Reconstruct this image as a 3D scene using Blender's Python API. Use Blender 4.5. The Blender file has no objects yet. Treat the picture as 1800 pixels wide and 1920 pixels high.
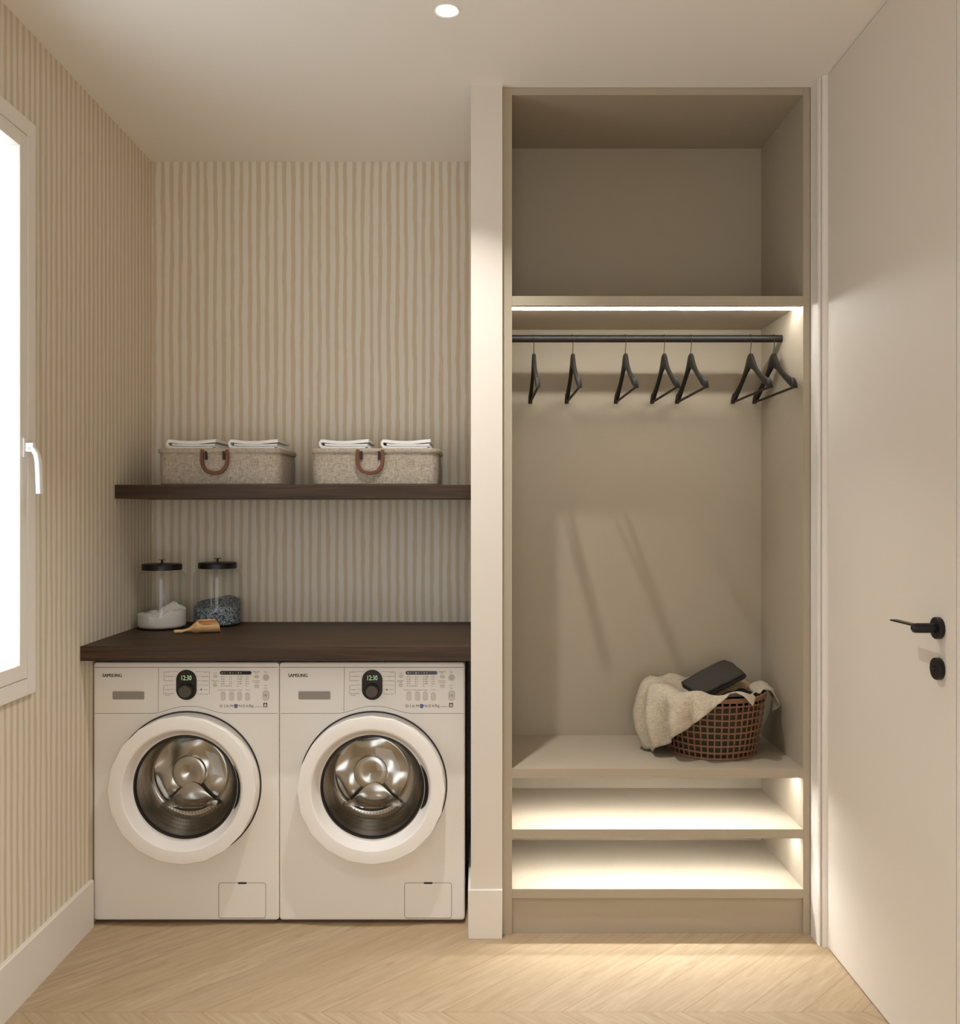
import bpy, math, random
from math import sin, cos, pi, radians
from mathutils import Vector, noise as mnoise

C = bpy.context.scene.collection
SC = bpy.context.scene
random.seed(7)

# ------------------------------------------------------------------ camera, exposure, world, daylight, added fill
F = 1750.0            # focal length in pixels of the 1800 px wide frame
CX, CY = 897.0, 957.0 # where the optical axis meets the frame
EYE = 1.338
cam_d = bpy.data.cameras.new('camera'); cam = bpy.data.objects.new('camera', cam_d); C.objects.link(cam)
cam.location = (0, 0, EYE); cam.rotation_euler = (pi/2, 0, 0)
cam_d.sensor_fit = 'HORIZONTAL'; cam_d.sensor_width = 36.0; cam_d.lens = F/1800*36.0
cam_d.shift_x = (900-CX)/1800; cam_d.shift_y = (CY-960)/1800
cam_d.clip_start = 0.02
SC.camera = cam
SC.view_settings.view_transform = 'Standard'; SC.view_settings.look = 'None'
SC.view_settings.exposure = -0.12; SC.view_settings.gamma = 1.0; SC.view_settings.use_curve_mapping = False
SC.cycles.use_denoising = True
SC.cycles.max_bounces = 12; SC.cycles.diffuse_bounces = 8; SC.cycles.glossy_bounces = 6
SC.cycles.transparent_max_bounces = 16
SC.cycles.caustics_reflective = False; SC.cycles.caustics_refractive = False

SKY = 3.6
wd = bpy.data.worlds.new('world'); SC.world = wd; wd.use_nodes = True
bgn = wd.node_tree.nodes['Background']; bgn.inputs[0].default_value = (0.90, 0.95, 1.0, 1); bgn.inputs[1].default_value = SKY

def area_light(name, loc, rot, sx, sy, power, color, shape='RECTANGLE', portal=False, spread=180, parent=None):
    l = bpy.data.lights.new(name, 'AREA'); l.shape = shape; l.size = sx
    if shape in ('RECTANGLE', 'ELLIPSE'): l.size_y = sy
    l.energy = power; l.color = color; l.spread = radians(spread)
    o = bpy.data.objects.new(name, l); C.objects.link(o)
    if parent: o.parent = parent
    o.location = loc; o.rotation_euler = rot
    if portal: l.cycles.is_portal = True
    return o
# portal of the window in the left wall (only guides the sampling of the sky)
area_light('window_portal', (-1.33, 2.14, 1.62), (0, -pi/2, 0), 1.42, 0.80, 1, (1, 1, 1), portal=True)
# added soft fill light behind the camera, set at the front wall's opening
BACK_W = 2
area_light('rear_fill', (0.1, -1.28, 1.15), (pi/2, 0, 0), 1.3, 2.1, BACK_W, (1.0, 0.98, 0.95))

# ------------------------------------------------------------------ node helpers
def s2l(c):
    return tuple((v/255/12.92 if v/255 <= 0.04045 else ((v/255+0.055)/1.055)**2.4) for v in c) + (1,)

class NT:
    def __init__(s, name):
        s.m = bpy.data.materials.new(name); s.m.use_nodes = True
        s.t = s.m.node_tree; s.n = s.t.nodes; s.l = s.t.links
        s.b = s.n['Principled BSDF']; s.out = s.n['Material Output']
    def put(s, sock, v):
        if isinstance(v, bpy.types.NodeSocket): s.l.new(v, sock)
        elif v is not None:
            try: sock.default_value = v
            except Exception: sock.default_value = v[:3] if hasattr(v, '__len__') else (v, v, v)
    def math(s, op, a, b=None, c=None, clamp=False):
        n = s.n.new('ShaderNodeMath'); n.operation = op; n.use_clamp = clamp
        s.put(n.inputs[0], a)
        if b is not None: s.put(n.inputs[1], b)
        if c is not None: s.put(n.inputs[2], c)
        return n.outputs[0]
    def geo(s): return s.n.new('ShaderNodeNewGeometry').outputs['Position']
    def obj(s): return s.n.new('ShaderNodeTexCoord').outputs['Object']
    def sep(s, v):
        n = s.n.new('ShaderNodeSeparateXYZ'); s.l.new(v, n.inputs[0]); return n.outputs
    def comb(s, x, y, z):
        n = s.n.new('ShaderNodeCombineXYZ')
        for i, v in enumerate((x, y, z)): s.put(n.inputs[i], v)
        return n.outputs[0]
    def scale(s, v, k):
        n = s.n.new('ShaderNodeVectorMath'); n.operation = 'MULTIPLY'; s.l.new(v, n.inputs[0]); n.inputs[1].default_value = k
        return n.outputs[0]
    def noise(s, v, scale=1, detail=3, rough=0.5, dist=0.0):
        n = s.n.new('ShaderNodeTexNoise'); s.l.new(v, n.inputs['Vector'])
        n.inputs['Scale'].default_value = scale; n.inputs['Detail'].default_value = detail
        n.inputs['Roughness'].default_value = rough; n.inputs['Distortion'].default_value = dist
        return n.outputs['Fac']
    def white(s, v):
        n = s.n.new('ShaderNodeTexWhiteNoise'); n.noise_dimensions = '3D'; s.l.new(v, n.inputs['Vector']); return n.outputs['Value']
    def voronoi(s, v, scale):
        n = s.n.new('ShaderNodeTexVoronoi'); s.l.new(v, n.inputs['Vector']); n.inputs['Scale'].default_value = scale
        return n.outputs
    def ramp(s, f, stops, interp='LINEAR'):
        n = s.n.new('ShaderNodeValToRGB'); s.l.new(f, n.inputs[0]); r = n.color_ramp; r.interpolation = interp
        while len(r.elements) < len(stops): r.elements.new(0.5)
        for e, (p, c) in zip(r.elements, stops): e.position = p; e.color = c
        return n.outputs[0]
    def mix(s, f, a, b, blend='MIX'):
        n = s.n.new('ShaderNodeMix'); n.data_type = 'RGBA'; n.blend_type = blend
        s.put(n.inputs[0], f); s.put(n.inputs[6], a); s.put(n.inputs[7], b)
        return n.outputs[2]
    def bump(s, h, strength=0.3, dist=0.01):
        n = s.n.new('ShaderNodeBump'); s.l.new(h, n.inputs['Height'])
        n.inputs['Strength'].default_value = strength; n.inputs['Distance'].default_value = dist
        s.l.new(n.outputs[0], s.b.inputs['Normal'])
    def base(s, c): s.put(s.b.inputs['Base Color'], c)
    def set(s, **k):
        names = dict(rough='Roughness', metal='Metallic', spec='Specular IOR Level', coat='Coat Weight', aniso='Anisotropic',
                     emis='Emission Strength', emc='Emission Color', sheen='Sheen Weight')
        for a, v in k.items(): s.put(s.b.inputs[names[a]], v)
        return s

def plain(name, rgb, rough=0.5, spec=0.5, metal=0.0, bump=0.0, bscale=200, var=0.03, coat=0.0):
    m = NT(name); p = m.geo()
    f = m.noise(p, 9, 3)
    c = s2l(rgb)
    m.base(m.mix(f, tuple(v*(1-var) for v in c[:3])+(1,), tuple(min(1, v*(1+var)) for v in c[:3])+(1,)))
    m.set(rough=rough, spec=spec, metal=metal, coat=coat)
    if bump: m.bump(m.noise(p, bscale, 3), bump, 0.002)
    return m.m

def emit(name, rgb, strength):
    m = NT(name); m.base((0.8, 0.8, 0.8, 1)); m.set(emc=s2l(rgb), emis=strength); return m.m

def thin_glass(name, tint=(1, 1, 1, 1), ior=1.5, rough=0.02):
    m = NT(name); m.n.remove(m.b)
    lw = m.n.new('ShaderNodeLayerWeight'); lw.inputs[0].default_value = 0.5
    tr = m.n.new('ShaderNodeBsdfTransparent'); tr.inputs[0].default_value = tint
    gl = m.n.new('ShaderNodeBsdfGlossy'); gl.inputs['Roughness'].default_value = rough
    f0 = ((ior-1)/(ior+1))**2
    fac = m.math('MULTIPLY_ADD', m.math('POWER', lw.outputs['Facing'], 5.0), 0.75, f0)
    mx = m.n.new('ShaderNodeMixShader')
    m.l.new(fac, mx.inputs[0]); m.l.new(tr.outputs[0], mx.inputs[1]); m.l.new(gl.outputs[0], mx.inputs[2])
    m.l.new(mx.outputs[0], m.out.inputs['Surface'])
    return m.m

# ------------------------------------------------------------------ materials
def wallpaper():
    m = NT('striped_wallpaper'); x, y, z = m.sep(m.geo())[:3]
    # the back wall runs along x, the side wall along y: one running coordinate serves both
    u = m.math('ADD', x, m.math('MULTIPLY', y, -1.0))
    w1 = m.noise(m.comb(m.math('MULTIPLY', u, 22), m.math('MULTIPLY', z, 3.2), 0.0), 1, 2, 0.5)
    w2 = m.noise(m.comb(m.math('MULTIPLY', u, 60), m.math('MULTIPLY', z, 16.0), 4.0), 1, 2, 0.5)
    uu = m.math('ADD', u, m.math('ADD', m.math('MULTIPLY', m.math('SUBTRACT', w1, 0.5), 0.016), m.math('MULTIPLY', m.math('SUBTRACT', w2, 0.5), 0.007)))
    s = m.math('SINE', m.math('MULTIPLY', uu, 2*pi/0.0332))
    k = m.ramp(m.math('MULTIPLY_ADD', s, 0.5, 0.5), [(0.40, (0, 0, 0, 1)), (0.76, (1, 1, 1, 1))])
    br = m.noise(m.comb(m.math('MULTIPLY', u, 260), m.math('MULTIPLY', z, 6.0), 1.0), 1, 3, 0.6)
    a = m.mix(br, s2l((216, 209, 194)), s2l((226, 219, 204)))
    b = m.mix(br, s2l((200, 184, 158)), s2l((210, 194, 168)))
    m.base(m.mix(k, a, b)); m.set(rough=0.75, spec=0.2)
    return m.m

def chevron_floor():
    m = NT('oak_chevron_floor'); x, y, z = m.sep(m.geo())[:3]
    L = 0.62; W = 0.160
    yy = m.math('SUBTRACT', y, 2.489)
    r = m.math('DIVIDE', yy, L)
    row = m.math('FLOOR', r)
    par = m.math('PINGPONG', row, 1.0)                       # 0 / 1 by row
    sgn = m.math('MULTIPLY_ADD', par, 2.0, -1.0)             # row 0 -> -1
    t = m.math('SUBTRACT', yy, m.math('MULTIPLY', row, L))
    # row 0: u = x - t ; odd rows mirrored so the planks meet in a point
    tt = m.math('ADD', m.math('MULTIPLY', t, sgn), m.math('MULTIPLY', par, -L))
    u = m.math('ADD', m.math('SUBTRACT', x, 0.062), tt)
    q = m.math('DIVIDE', u, W)
    idx = m.math('FLOOR', q); fr = m.math('FRACT', q)
    rnd = m.white(m.comb(idx, row, 3.0))
    rnd2 = m.white(m.comb(idx, row, 9.0))
    along = m.math('SUBTRACT', m.math('MULTIPLY', x, 1.0), m.math('MULTIPLY', tt, 1.0))
    gv = m.comb(m.math('ADD', m.math('MULTIPLY', u, 30.0), m.math('MULTIPLY', rnd, 40)), m.math('MULTIPLY', along, 2.6), m.math('MULTIPLY', rnd2, 30))
    g = m.noise(gv, 1.0, 5, 0.6, 1.2)
    fine = m.noise(m.comb(m.math('MULTIPLY', u, 230.0), m.math('MULTIPLY', along, 9.0), rnd), 1.0, 3, 0.6)
    knot = m.noise(m.comb(m.math('MULTIPLY', u, 14.0), m.math('MULTIPLY', along, 5.0), m.math('MULTIPLY', rnd, 17)), 1.0, 2, 0.5)
    c = m.ramp(g, [(0.28, s2l((156, 135, 107))), (0.5, s2l((174, 153, 124))), (0.75, s2l((186, 166, 138)))])
    c = m.mix(m.math('MULTIPLY', rnd, 0.6), c, s2l((168, 145, 114)))
    c = m.mix(m.ramp(fine, [(0.35, (0.32, 0.32, 0.32, 1)), (0.6, (0, 0, 0, 1))]), c, s2l((146, 122, 93)))
    c = m.mix(m.ramp(knot, [(0.70, (0, 0, 0, 1)), (0.85, (0.6, 0.6, 0.6, 1))]), c, s2l((128, 94, 60)))
    e1 = m.math('MINIMUM', fr, m.math('SUBTRACT', 1.0, fr))
    e1 = m.math('MULTIPLY', e1, W*0.707)
    e2 = m.math('MINIMUM', t, m.math('SUBTRACT', L, t))
    e = m.math('MINIMUM', e1, e2)
    seam = m.ramp(m.math('MULTIPLY', e, 500), [(0.15, (0.55, 0.55, 0.55, 1)), (0.75, (0, 0, 0, 1))])
    m.base(m.mix(seam, c, s2l((120, 88, 58))))
    m.set(rough=m.math('MULTIPLY_ADD', g, 0.12, 0.55), spec=0.22)
    m.bump(m.math('ADD', m.math('MULTIPLY', fine, 0.4), m.math('MULTIPLY', seam, -1.0)), 0.12, 0.002)
    return m.m

def dark_wood():
    m = NT('dark_walnut'); p = m.geo()
    g = m.noise(m.scale(p, (2.2, 45, 70)), 1, 5, 0.6, 0.8)
    f = m.noise(m.scale(p, (10, 260, 330)), 1, 3, 0.6)
    c = m.ramp(g, [(0.28, s2l((44, 30, 18))), (0.5, s2l((66, 47, 30))), (0.74, s2l((88, 65, 43)))])
    c = m.mix(m.ramp(f, [(0.4, (0.45, 0.45, 0.45, 1)), (0.62, (0, 0, 0, 1))]), c, s2l((42, 29, 18)))
    m.base(c); m.set(rough=0.5, spec=0.3); m.bump(f, 0.10, 0.001)
    return m.m

def weave(name, a, b, scale=1.0):
    m = NT(name); p = m.obj()
    x, y, z = m.sep(p)[:3]
    h = m.noise(m.scale(p, (60*scale, 60*scale, 520*scale)), 1, 2, 0.6)
    v = m.noise(m.scale(p, (520*scale, 520*scale, 60*scale)), 1, 2, 0.6)
    k = m.math('MULTIPLY', m.math('ADD', h, v), 0.5)
    c = m.ramp(k, [(0.36, s2l(a)), (0.62, s2l(b))])
    m.base(c); m.set(rough=0.95, spec=0.1, sheen=0.1); m.bump(k, 0.5, 0.002)
    return m.m

M = {}
M['wallpaper'] = wallpaper()
M['floor'] = chevron_floor()
M['walnut'] = dark_wood()
M['wall'] = plain('warm_white_paint', (215, 206, 194), 0.6, 0.3, bump=0.03, bscale=300, var=0.01)
M['ceil'] = plain('ceiling_paint', (238, 233, 225), 0.7, 0.2, var=0.01)
M['trim'] = plain('satin_white_trim', (222, 215, 205), 0.6, 0.2, var=0.01)
M['door'] = plain('satin_door_paint', (218, 209, 196), 0.6, 0.2, var=0.01)
M['lam'] = plain('greige_laminate', (170, 158, 138), 0.5, 0.25, var=0.015)
M['frame'] = plain('window_frame_paint', (234, 229, 220), 0.4, 0.4, var=0.01)
M['whiteplastic'] = plain('white_plastic', (238, 236, 232), 0.3, 0.5, var=0.01)
M['washer'] = plain('washer_enamel', (232, 227, 219), 0.32, 0.5, var=0.01)
M['washer_ring'] = plain('washer_door_plastic', (236, 231, 224), 0.3, 0.5, var=0.01)
M['grey'] = plain('grey_plastic', (148, 140, 130), 0.45, 0.4)
M['seam'] = plain('dark_gap', (96, 84, 72), 0.7, 0.2)
M['black'] = plain('black_gloss_plastic', (12, 11, 10), 0.18, 0.5)
M['blackmetal'] = plain('matt_black_metal', (14, 13, 13), 0.38, 0.4)
M['rail'] = plain('dark_bronze_rail', (30, 26, 20), 0.45, 0.35, metal=0.1)
M['gasket'] = plain('dark_rubber', (34, 30, 27), 0.5, 0.4)
M['ink'] = plain('printed_ink', (84, 74, 66), 0.6, 0.3)
M['darkink'] = plain('brand_ink', (46, 42, 42), 0.5, 0.3)
M['paleink'] = plain('pale_print', (205, 200, 192), 0.5, 0.3)
M['blueink'] = plain('blue_print', (52, 56, 120), 0.5, 0.3)
M['redink'] = plain('red_print', (150, 40, 34), 0.5, 0.3)
M['button'] = plain('washer_button', (208, 200, 188), 0.3, 0.5)
M['knob'] = plain('knob_grey', (78, 72, 60), 0.45, 0.4)
M['digits'] = emit('green_digits', (96, 190, 46), 0.5)
M['leather'] = plain('tan_leather', (108, 68, 45), 0.55, 0.35, bump=0.15, bscale=500, var=0.12)
M['leatherdark'] = plain('dark_leather', (58, 34, 24), 0.6, 0.3, var=0.1)
M['towel'] = plain('white_cotton', (240, 238, 234), 0.95, 0.1, bump=0.2, bscale=700, var=0.03)
M['bin'] = weave('oatmeal_linen', (140, 127, 110), (196, 184, 166))
M['linen'] = weave('beige_linen', (158, 145, 124), (198, 185, 163), 1.3)
M['charcoal'] = plain('charcoal_cloth', (62, 58, 52), 0.85, 0.15, bump=0.15, bscale=600, var=0.06)
M['tan'] = weave('tan_cloth', (128, 108, 80), (156, 135, 104), 0.7)
M['khaki'] = plain('khaki_cloth', (78, 68, 52), 0.9, 0.1, bump=0.2, bscale=400, var=0.2)
M['blackcloth'] = plain('black_cloth', (24, 22, 22), 0.85, 0.15, bump=0.15, bscale=600)
M['rattan'] = plain('reddish_rattan', (128, 92, 70), 0.5, 0.35, bump=0.2, bscale=120, var=0.4)
M['hanger'] = plain('dark_hanger_wood', (34, 30, 23), 0.6, 0.25, var=0.1)
M['wire'] = plain('dark_wire', (70, 60, 46), 0.35, 0.5, metal=0.8)
M['powder'] = plain('white_powder', (222, 218, 212), 0.95, 0.1, bump=0.3, bscale=160)
M['glass'] = thin_glass('clear_glass', (0.97, 0.975, 0.97, 1), 1.45, 0.03)
M['doorglass'] = thin_glass('porthole_glass', (0.93, 0.93, 0.92, 1), 1.42, 0.02)
M['pane'] = thin_glass('window_pane', (0.96, 0.98, 1.0, 1), 1.3, 0.0)
M['led'] = emit('warm_led_strip', (249, 250, 250), 80)
M['ledlow'] = emit('bright_led_strip', (249, 250, 250), 155)
M['bulb'] = emit('downlight_bulb', (255, 246, 232), 6)

def steel():
    m = NT('brushed_steel'); m.base(s2l((182, 177, 169))); m.set(metal=1.0, rough=0.2, aniso=0.5)
    tg = m.n.new('ShaderNodeTangent'); tg.direction_type = 'RADIAL'; tg.axis = 'Y'
    m.l.new(tg.outputs[0], m.b.inputs['Tangent'])
    f = m.noise(m.scale(m.obj(), (14, 14, 14)), 1, 3, 0.6, 0.5)
    m.set(rough=m.math('MULTIPLY_ADD', f, 0.06, 0.19))
    return m.m
M['steel'] = steel()

def granules():
    m = NT('blue_white_granules'); v = m.voronoi(m.obj(), 330)
    r, g, b = m.sep(v['Color'])[:3]
    m.base(m.ramp(r, [(0.0, s2l((196, 200, 200))), (0.32, s2l((150, 160, 164))), (0.5, s2l((64, 94, 122))), (0.7, s2l((34, 52, 70))), (0.88, s2l((104, 124, 134)))], 'CONSTANT'))
    m.set(rough=0.8, spec=0.3); m.bump(v['Distance'], 0.9, 0.004)
    return m.m
M['granules'] = granules()

def scoopwood():
    m = NT('olive_wood'); p = m.obj()
    g = m.noise(m.scale(p, (12, 110, 110)), 1, 4, 0.6, 1.0)
    k = m.noise(m.scale(p, (40, 60, 60)), 1, 1, 0.5)
    c = m.ramp(g, [(0.3, s2l((196, 150, 94))), (0.55, s2l((222, 182, 128))), (0.8, s2l((232, 198, 148)))])
    c = m.mix(m.ramp(k, [(0.68, (0, 0, 0, 1)), (0.8, (0.8, 0.8, 0.8, 1))]), c, s2l((150, 84, 44)))
    m.base(c); m.set(rough=0.45, spec=0.4); return m.m
M['scoop'] = scoopwood()

# ------------------------------------------------------------------ mesh helpers
class MB:
    def __init__(s): s.v = []; s.f = []
    def add(s, vs, fs):
        n = len(s.v); s.v += [tuple(v) for v in vs]; s.f += [tuple(i+n for i in f) for f in fs]; return s
    def box(s, x0, x1, y0, y1, z0, z1):
        return s.add([(x0,y0,z0),(x1,y0,z0),(x1,y1,z0),(x0,y1,z0),(x0,y0,z1),(x1,y0,z1),(x1,y1,z1),(x0,y1,z1)],
                     [(0,3,2,1),(4,5,6,7),(0,1,5,4),(1,2,6,5),(2,3,7,6),(3,0,4,7)])
    def loft(s, rings, closed=True, caps=(False, False), loop=False):
        n = len(rings[0]); vs = [p for r in rings for p in r]; fs = []
        m = len(rings)
        for i in range(m if loop else m-1):
            a = i*n; b = ((i+1) % m)*n
            for j in range(n if closed else n-1):
                k = (j+1) % n
                fs.append((a+j, a+k, b+k, b+j))
        if caps[0]: fs.append(tuple(range(n))[::-1])
        if caps[1]: fs.append(tuple((m-1)*n+j for j in range(n)))
        return s.add(vs, fs)
    def lathe(s, prof, c=(0,0,0), axis='z', seg=48, caps=(False, False)):
        rings = []
        for r, h in prof:
            ring = []
            for i in range(seg):
                a = 2*pi*i/seg
                if axis == 'z': p = (c[0]+r*cos(a), c[1]+r*sin(a), c[2]+h)
                elif axis == 'y': p = (c[0]+r*cos(a), c[1]+h, c[2]+r*sin(a))
                else: p = (c[0]+h, c[1]+r*cos(a), c[2]+r*sin(a))
                ring.append(p)
            rings.append(ring)
        return s.loft(rings, True, caps)
    def tube(s, pts, r, seg=10, caps=True, radii=None, flat=None, loop=False):
        P = [Vector(p) for p in pts]; rings = []; n = len(P)
        prev = None
        for i, p in enumerate(P):
            if loop: t = P[(i+1) % n]-P[i-1]
            else: t = (P[min(i+1, n-1)]-P[max(i-1, 0)])
            t.normalize()
            if prev is None:
                up = Vector((0, 0, 1)) if abs(t.z) < 0.9 else Vector((0, 1, 0))
                a = t.cross(up).normalized()
            else:
                a = (prev - t*prev.dot(t)).normalized()
            b = t.cross(a); prev = a
            rr = radii[i] if radii else r
            ra, rb = (rr, rr) if flat is None else flat
            rings.append([p + a*ra*cos(2*pi*k/seg) + b*rb*sin(2*pi*k/seg) for k in range(seg)])
        return s.loft(rings, True, (caps and not loop, caps and not loop), loop)
    def strip(s, pts, width, thick, wdir, loop=False):
        """a rectangular band along pts; width measured along wdir, thickness across it"""
        P = [Vector(p) for p in pts]; n = len(P); rings = []
        for i, p in enumerate(P):
            t = (P[(i+1) % n]-P[i-1]) if loop else (P[min(i+1, n-1)]-P[max(i-1, 0)])
            t.normalize(); w = Vector(wdir(p) if callable(wdir) else wdir)
            w = (w - t*w.dot(t)).normalized(); d = t.cross(w)
            w = w*width/2; d = d*thick/2
            rings.append([p-w-d, p+w-d, p+w+d, p-w+d])
        return s.loft(rings, True, (not loop, not loop), loop)
    def prism(s, poly, z0, z1):
        n = len(poly)
        return s.add([(x, y, z0) for x, y in poly]+[(x, y, z1) for x, y in poly],
                     [tuple(range(n))[::-1], tuple(range(n, 2*n))]+[(i, (i+1) % n, n+(i+1) % n, n+i) for i in range(n)])
    def grid(s, rows):
        return s.loft(rows, False)
    def disc(s, c, r, y0, y1, seg=24, sx=1, sz=1):
        """a short drum facing the viewer (axis y)"""
        a = [(c[0]+sx*r*cos(2*pi*i/seg), y0, c[1]+sz*r*sin(2*pi*i/seg)) for i in range(seg)]
        b = [(x, y1, z) for x, _, z in a]
        return s.loft([a, b], True, (True, True))
    def plate(s, out, y0, y1):
        """outline [(x,z)...] extruded in y"""
        n = len(out)
        return s.loft([[(x, y0, z) for x, z in out], [(x, y1, z) for x, z in out]], True, (True, True))
    def build(s, name, mat, parent=None, origin=None, sharp=32, bevel=0, solid=0, subsurf=0, bseg=2):
        me = bpy.data.meshes.new(name)
        if parent is not None: o0 = Vector((0, 0, 0)) if origin is None else Vector(origin)
        elif origin is None:
            xs, ys, zs = zip(*s.v)
            o0 = Vector(((min(xs)+max(xs))/2, (min(ys)+max(ys))/2, min(zs)))
        else: o0 = Vector(origin)
        me.from_pydata([tuple(Vector(v)-o0) for v in s.v], [], s.f)
        me.validate(); me.update()
        import bmesh
        bm = bmesh.new(); bm.from_mesh(me); bmesh.ops.recalc_face_normals(bm, faces=bm.faces); bm.to_mesh(me); bm.free()
        for p in me.polygons: p.use_smooth = True
        me.set_sharp_from_angle(angle=radians(sharp))
        me.materials.append(mat)
        o = bpy.data.objects.new(name, me); C.objects.link(o)
        if parent is not None: o.parent = parent
        else: o.location = o0
        if bevel:
            b = o.modifiers.new('bevel', 'BEVEL'); b.width = bevel; b.segments = bseg; b.limit_method = 'ANGLE'; b.harden_normals = False
        if solid:
            b = o.modifiers.new('solid', 'SOLIDIFY'); b.thickness = solid; b.offset = 0
        if subsurf:
            b = o.modifiers.new('sub', 'SUBSURF'); b.levels = subsurf; b.render_levels = subsurf
        return o

def rrect(x0, x1, z0, z1, r, seg=6):
    pts = []
    for cx, cz, a0 in ((x1-r, z1-r, 0), (x0+r, z1-r, 90), (x0+r, z0+r, 180), (x1-r, z0+r, 270)):
        for i in range(seg+1):
            a = radians(a0+90*i/seg); pts.append((cx+r*cos(a), cz+r*sin(a)))
    return pts

def struct(o, label=None):
    o['kind'] = 'structure'
    if label: o['label'] = label
    return o
def tag(o, label, cat, group=None, kind=None):
    o['label'] = label; o['category'] = cat
    if group: o['group'] = group
    if kind: o['kind'] = kind
    return o
def thing(name, loc, label, cat, group=None, rotz=0):
    e = bpy.data.objects.new(name, None); C.objects.link(e); e.location = loc; e.rotation_euler = (0, 0, rotz)
    e.empty_display_size = 0.05
    return tag(e, label, cat, group)
def copy_tree(o, parent=None):
    c = o.copy(); C.objects.link(c)
    if parent is not None: c.parent = parent
    for ch in o.children: copy_tree(ch, c)
    return c
def box1(name, mat, *b, bevel=0, parent=None, origin=None):
    return MB().box(*b).build(name, mat, parent, origin, bevel=bevel)

# key planes of the room (metres, camera at the origin looking along +y)
XL, XR = -1.248, 1.0675
YB, YF = 3.567, -1.35
ZC = 2.671
YP = 2.924      # face of the partition
PX0, PX1 = -0.0234, 0.0752

# ------------------------------------------------------------------ room shell
struct(box1('floor', M['floor'], XL-0.15, XR+0.2, YF-0.1, YB+0.1, -0.06, 0.0))
struct(box1('ceiling', M['ceil'], XL-0.15, XR+0.2, YF-0.1, YB+0.1, ZC, ZC+0.08))
struct(box1('wall_back', M['wallpaper'], XL-0.15, XR+0.2, YB, YB+0.1, 0.0, ZC))
# left wall with the window opening
WY0, WY1, WZ0, WZ1 = 1.75, 2.585, 0.855, 2.388
w = MB(); w.box(XL-0.05, XL, YF, WY0, 0, ZC); w.box(XL-0.05, XL, WY1, YB, 0, ZC)
w.box(XL-0.05, XL, WY0, WY1, 0, WZ0); w.box(XL-0.05, XL, WY0, WY1, WZ1, ZC)
struct(w.build('wall_left', M['wallpaper']))
w = MB(); w.box(XL-0.14, -0.6, YF-0.1, YF, 0, ZC); w.box(0.8, XR+0.2, YF-0.1, YF, 0, ZC); w.box(-0.6, 0.8, YF-0.1, YF, 2.25, ZC)
struct(w.build('wall_front', M['wall']))
w = MB(); w.box(XR+0.045, XR+0.2, YF, YB, 0, ZC); w.box(XR, XR+0.045, YF, 2.0, 0, ZC)
struct(w.build('wall_right', M['wall']))
struct(box1('wall_partition', M['wall'], PX0, PX1, YP, YB, 0, ZC))

# skirting boards
b = MB(); b.loft([[(XL, y, 0), (XL+0.012, y, 0), (XL+0.012, y, 0.148), (XL+0.009, y, 0.152), (XL, y, 0.152)] for y in (YF, 3.0)], True, (True, True))
struct(b.build('baseboard_left', M['trim']))
b = MB(); b.box(PX0-0.009, PX1-0.0002, YP-0.012, YP, 0, 0.153); b.box(PX0-0.009, PX0, YP, 3.5, 0, 0.153)
struct(b.build('baseboard_partition', M['trim'], bevel=0.0015))

# door casing between wardrobe and door, and the door with its black lever and lock cover
cp = [(1.0462, 2.9405), (1.0462, 2.893), (1.0452, 2.886), (1.0452, 2.874), (1.0480, 2.867), (1.0510, 2.867), (1.0525, 2.872), (1.0545, 2.872),
      (1.0560, 2.862), (1.0645, 2.857), (1.0700, 2.855), (1.0700, 2.850), (1.11, 2.850), (1.11, 2.9405)]
struct(MB().prism(cp, 0, ZC).build('trim_1', M['trim'], sharp=3), 'moulded white door casing beside the wardrobe')
door = bpy.data.objects.new('door_1', None); C.objects.link(door); door.location = (XR+0.02, 2.46, 0); struct(door, 'flush full-height off-white door with black lever')
def dchild(mb, name, mat, **k): return mb.build(name, mat, door, origin=(XR+0.02, 2.46, 0), **k)
dchild(MB().box(XR, XR+0.04, 2.087, 2.849, 0.004, ZC-0.002), 'door_leaf', M['door'], bevel=0.0015)
HY, HZ = 2.158, 1.066
h = MB(); h.lathe([(0.001, 0), (0.0245, 0), (0.0255, -0.002), (0.0255, -0.011), (0.0245, -0.0125), (0.001, -0.0125)], (XR, HY, HZ), 'x', 40)
ro = dchild(h, 'lever_handle', M['blackmetal'])
h = MB(); h.lathe([(0.0115, -0.012), (0.0115, -0.057), (0.010, -0.0625), (0.0045, -0.0665), (0.0005, -0.067)], (XR, HY, HZ), 'x', 28); h.build('neck', M['blackmetal'], ro, origin=(XR+0.02, 2.46, 0))
h = MB(); h.loft([[(XR-0.0645, y, HZ+z), (XR-0.0465, y, HZ+z), (XR-0.0465, y, HZ+z+0.004), (XR-0.0645, y, HZ+z+0.004)] for y, z in ((HY-0.002, 0.004), (HY+0.02, 0.004), (HY+0.118, 0.003))], True, (True, True))
h.build('lever', M['blackmetal'], ro, origin=(XR+0.02, 2.46, 0), bevel=0.0008)
h = MB(); h.lathe([(0.001, 0), (0.0245, 0), (0.0255, -0.002), (0.0255, -0.011), (0.0245, -0.0125), (0.008, -0.0125), (0.007, -0.010), (0.001, -0.010)], (XR, HY, 0.972), 'x', 40)
dchild(h, 'lock_cover', M['blackmetal'])
struct(box1('trim_2', M['trim'], XR-0.0, XR+0.045, 2.0, 2.084, 0, ZC, bevel=0.002))

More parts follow.
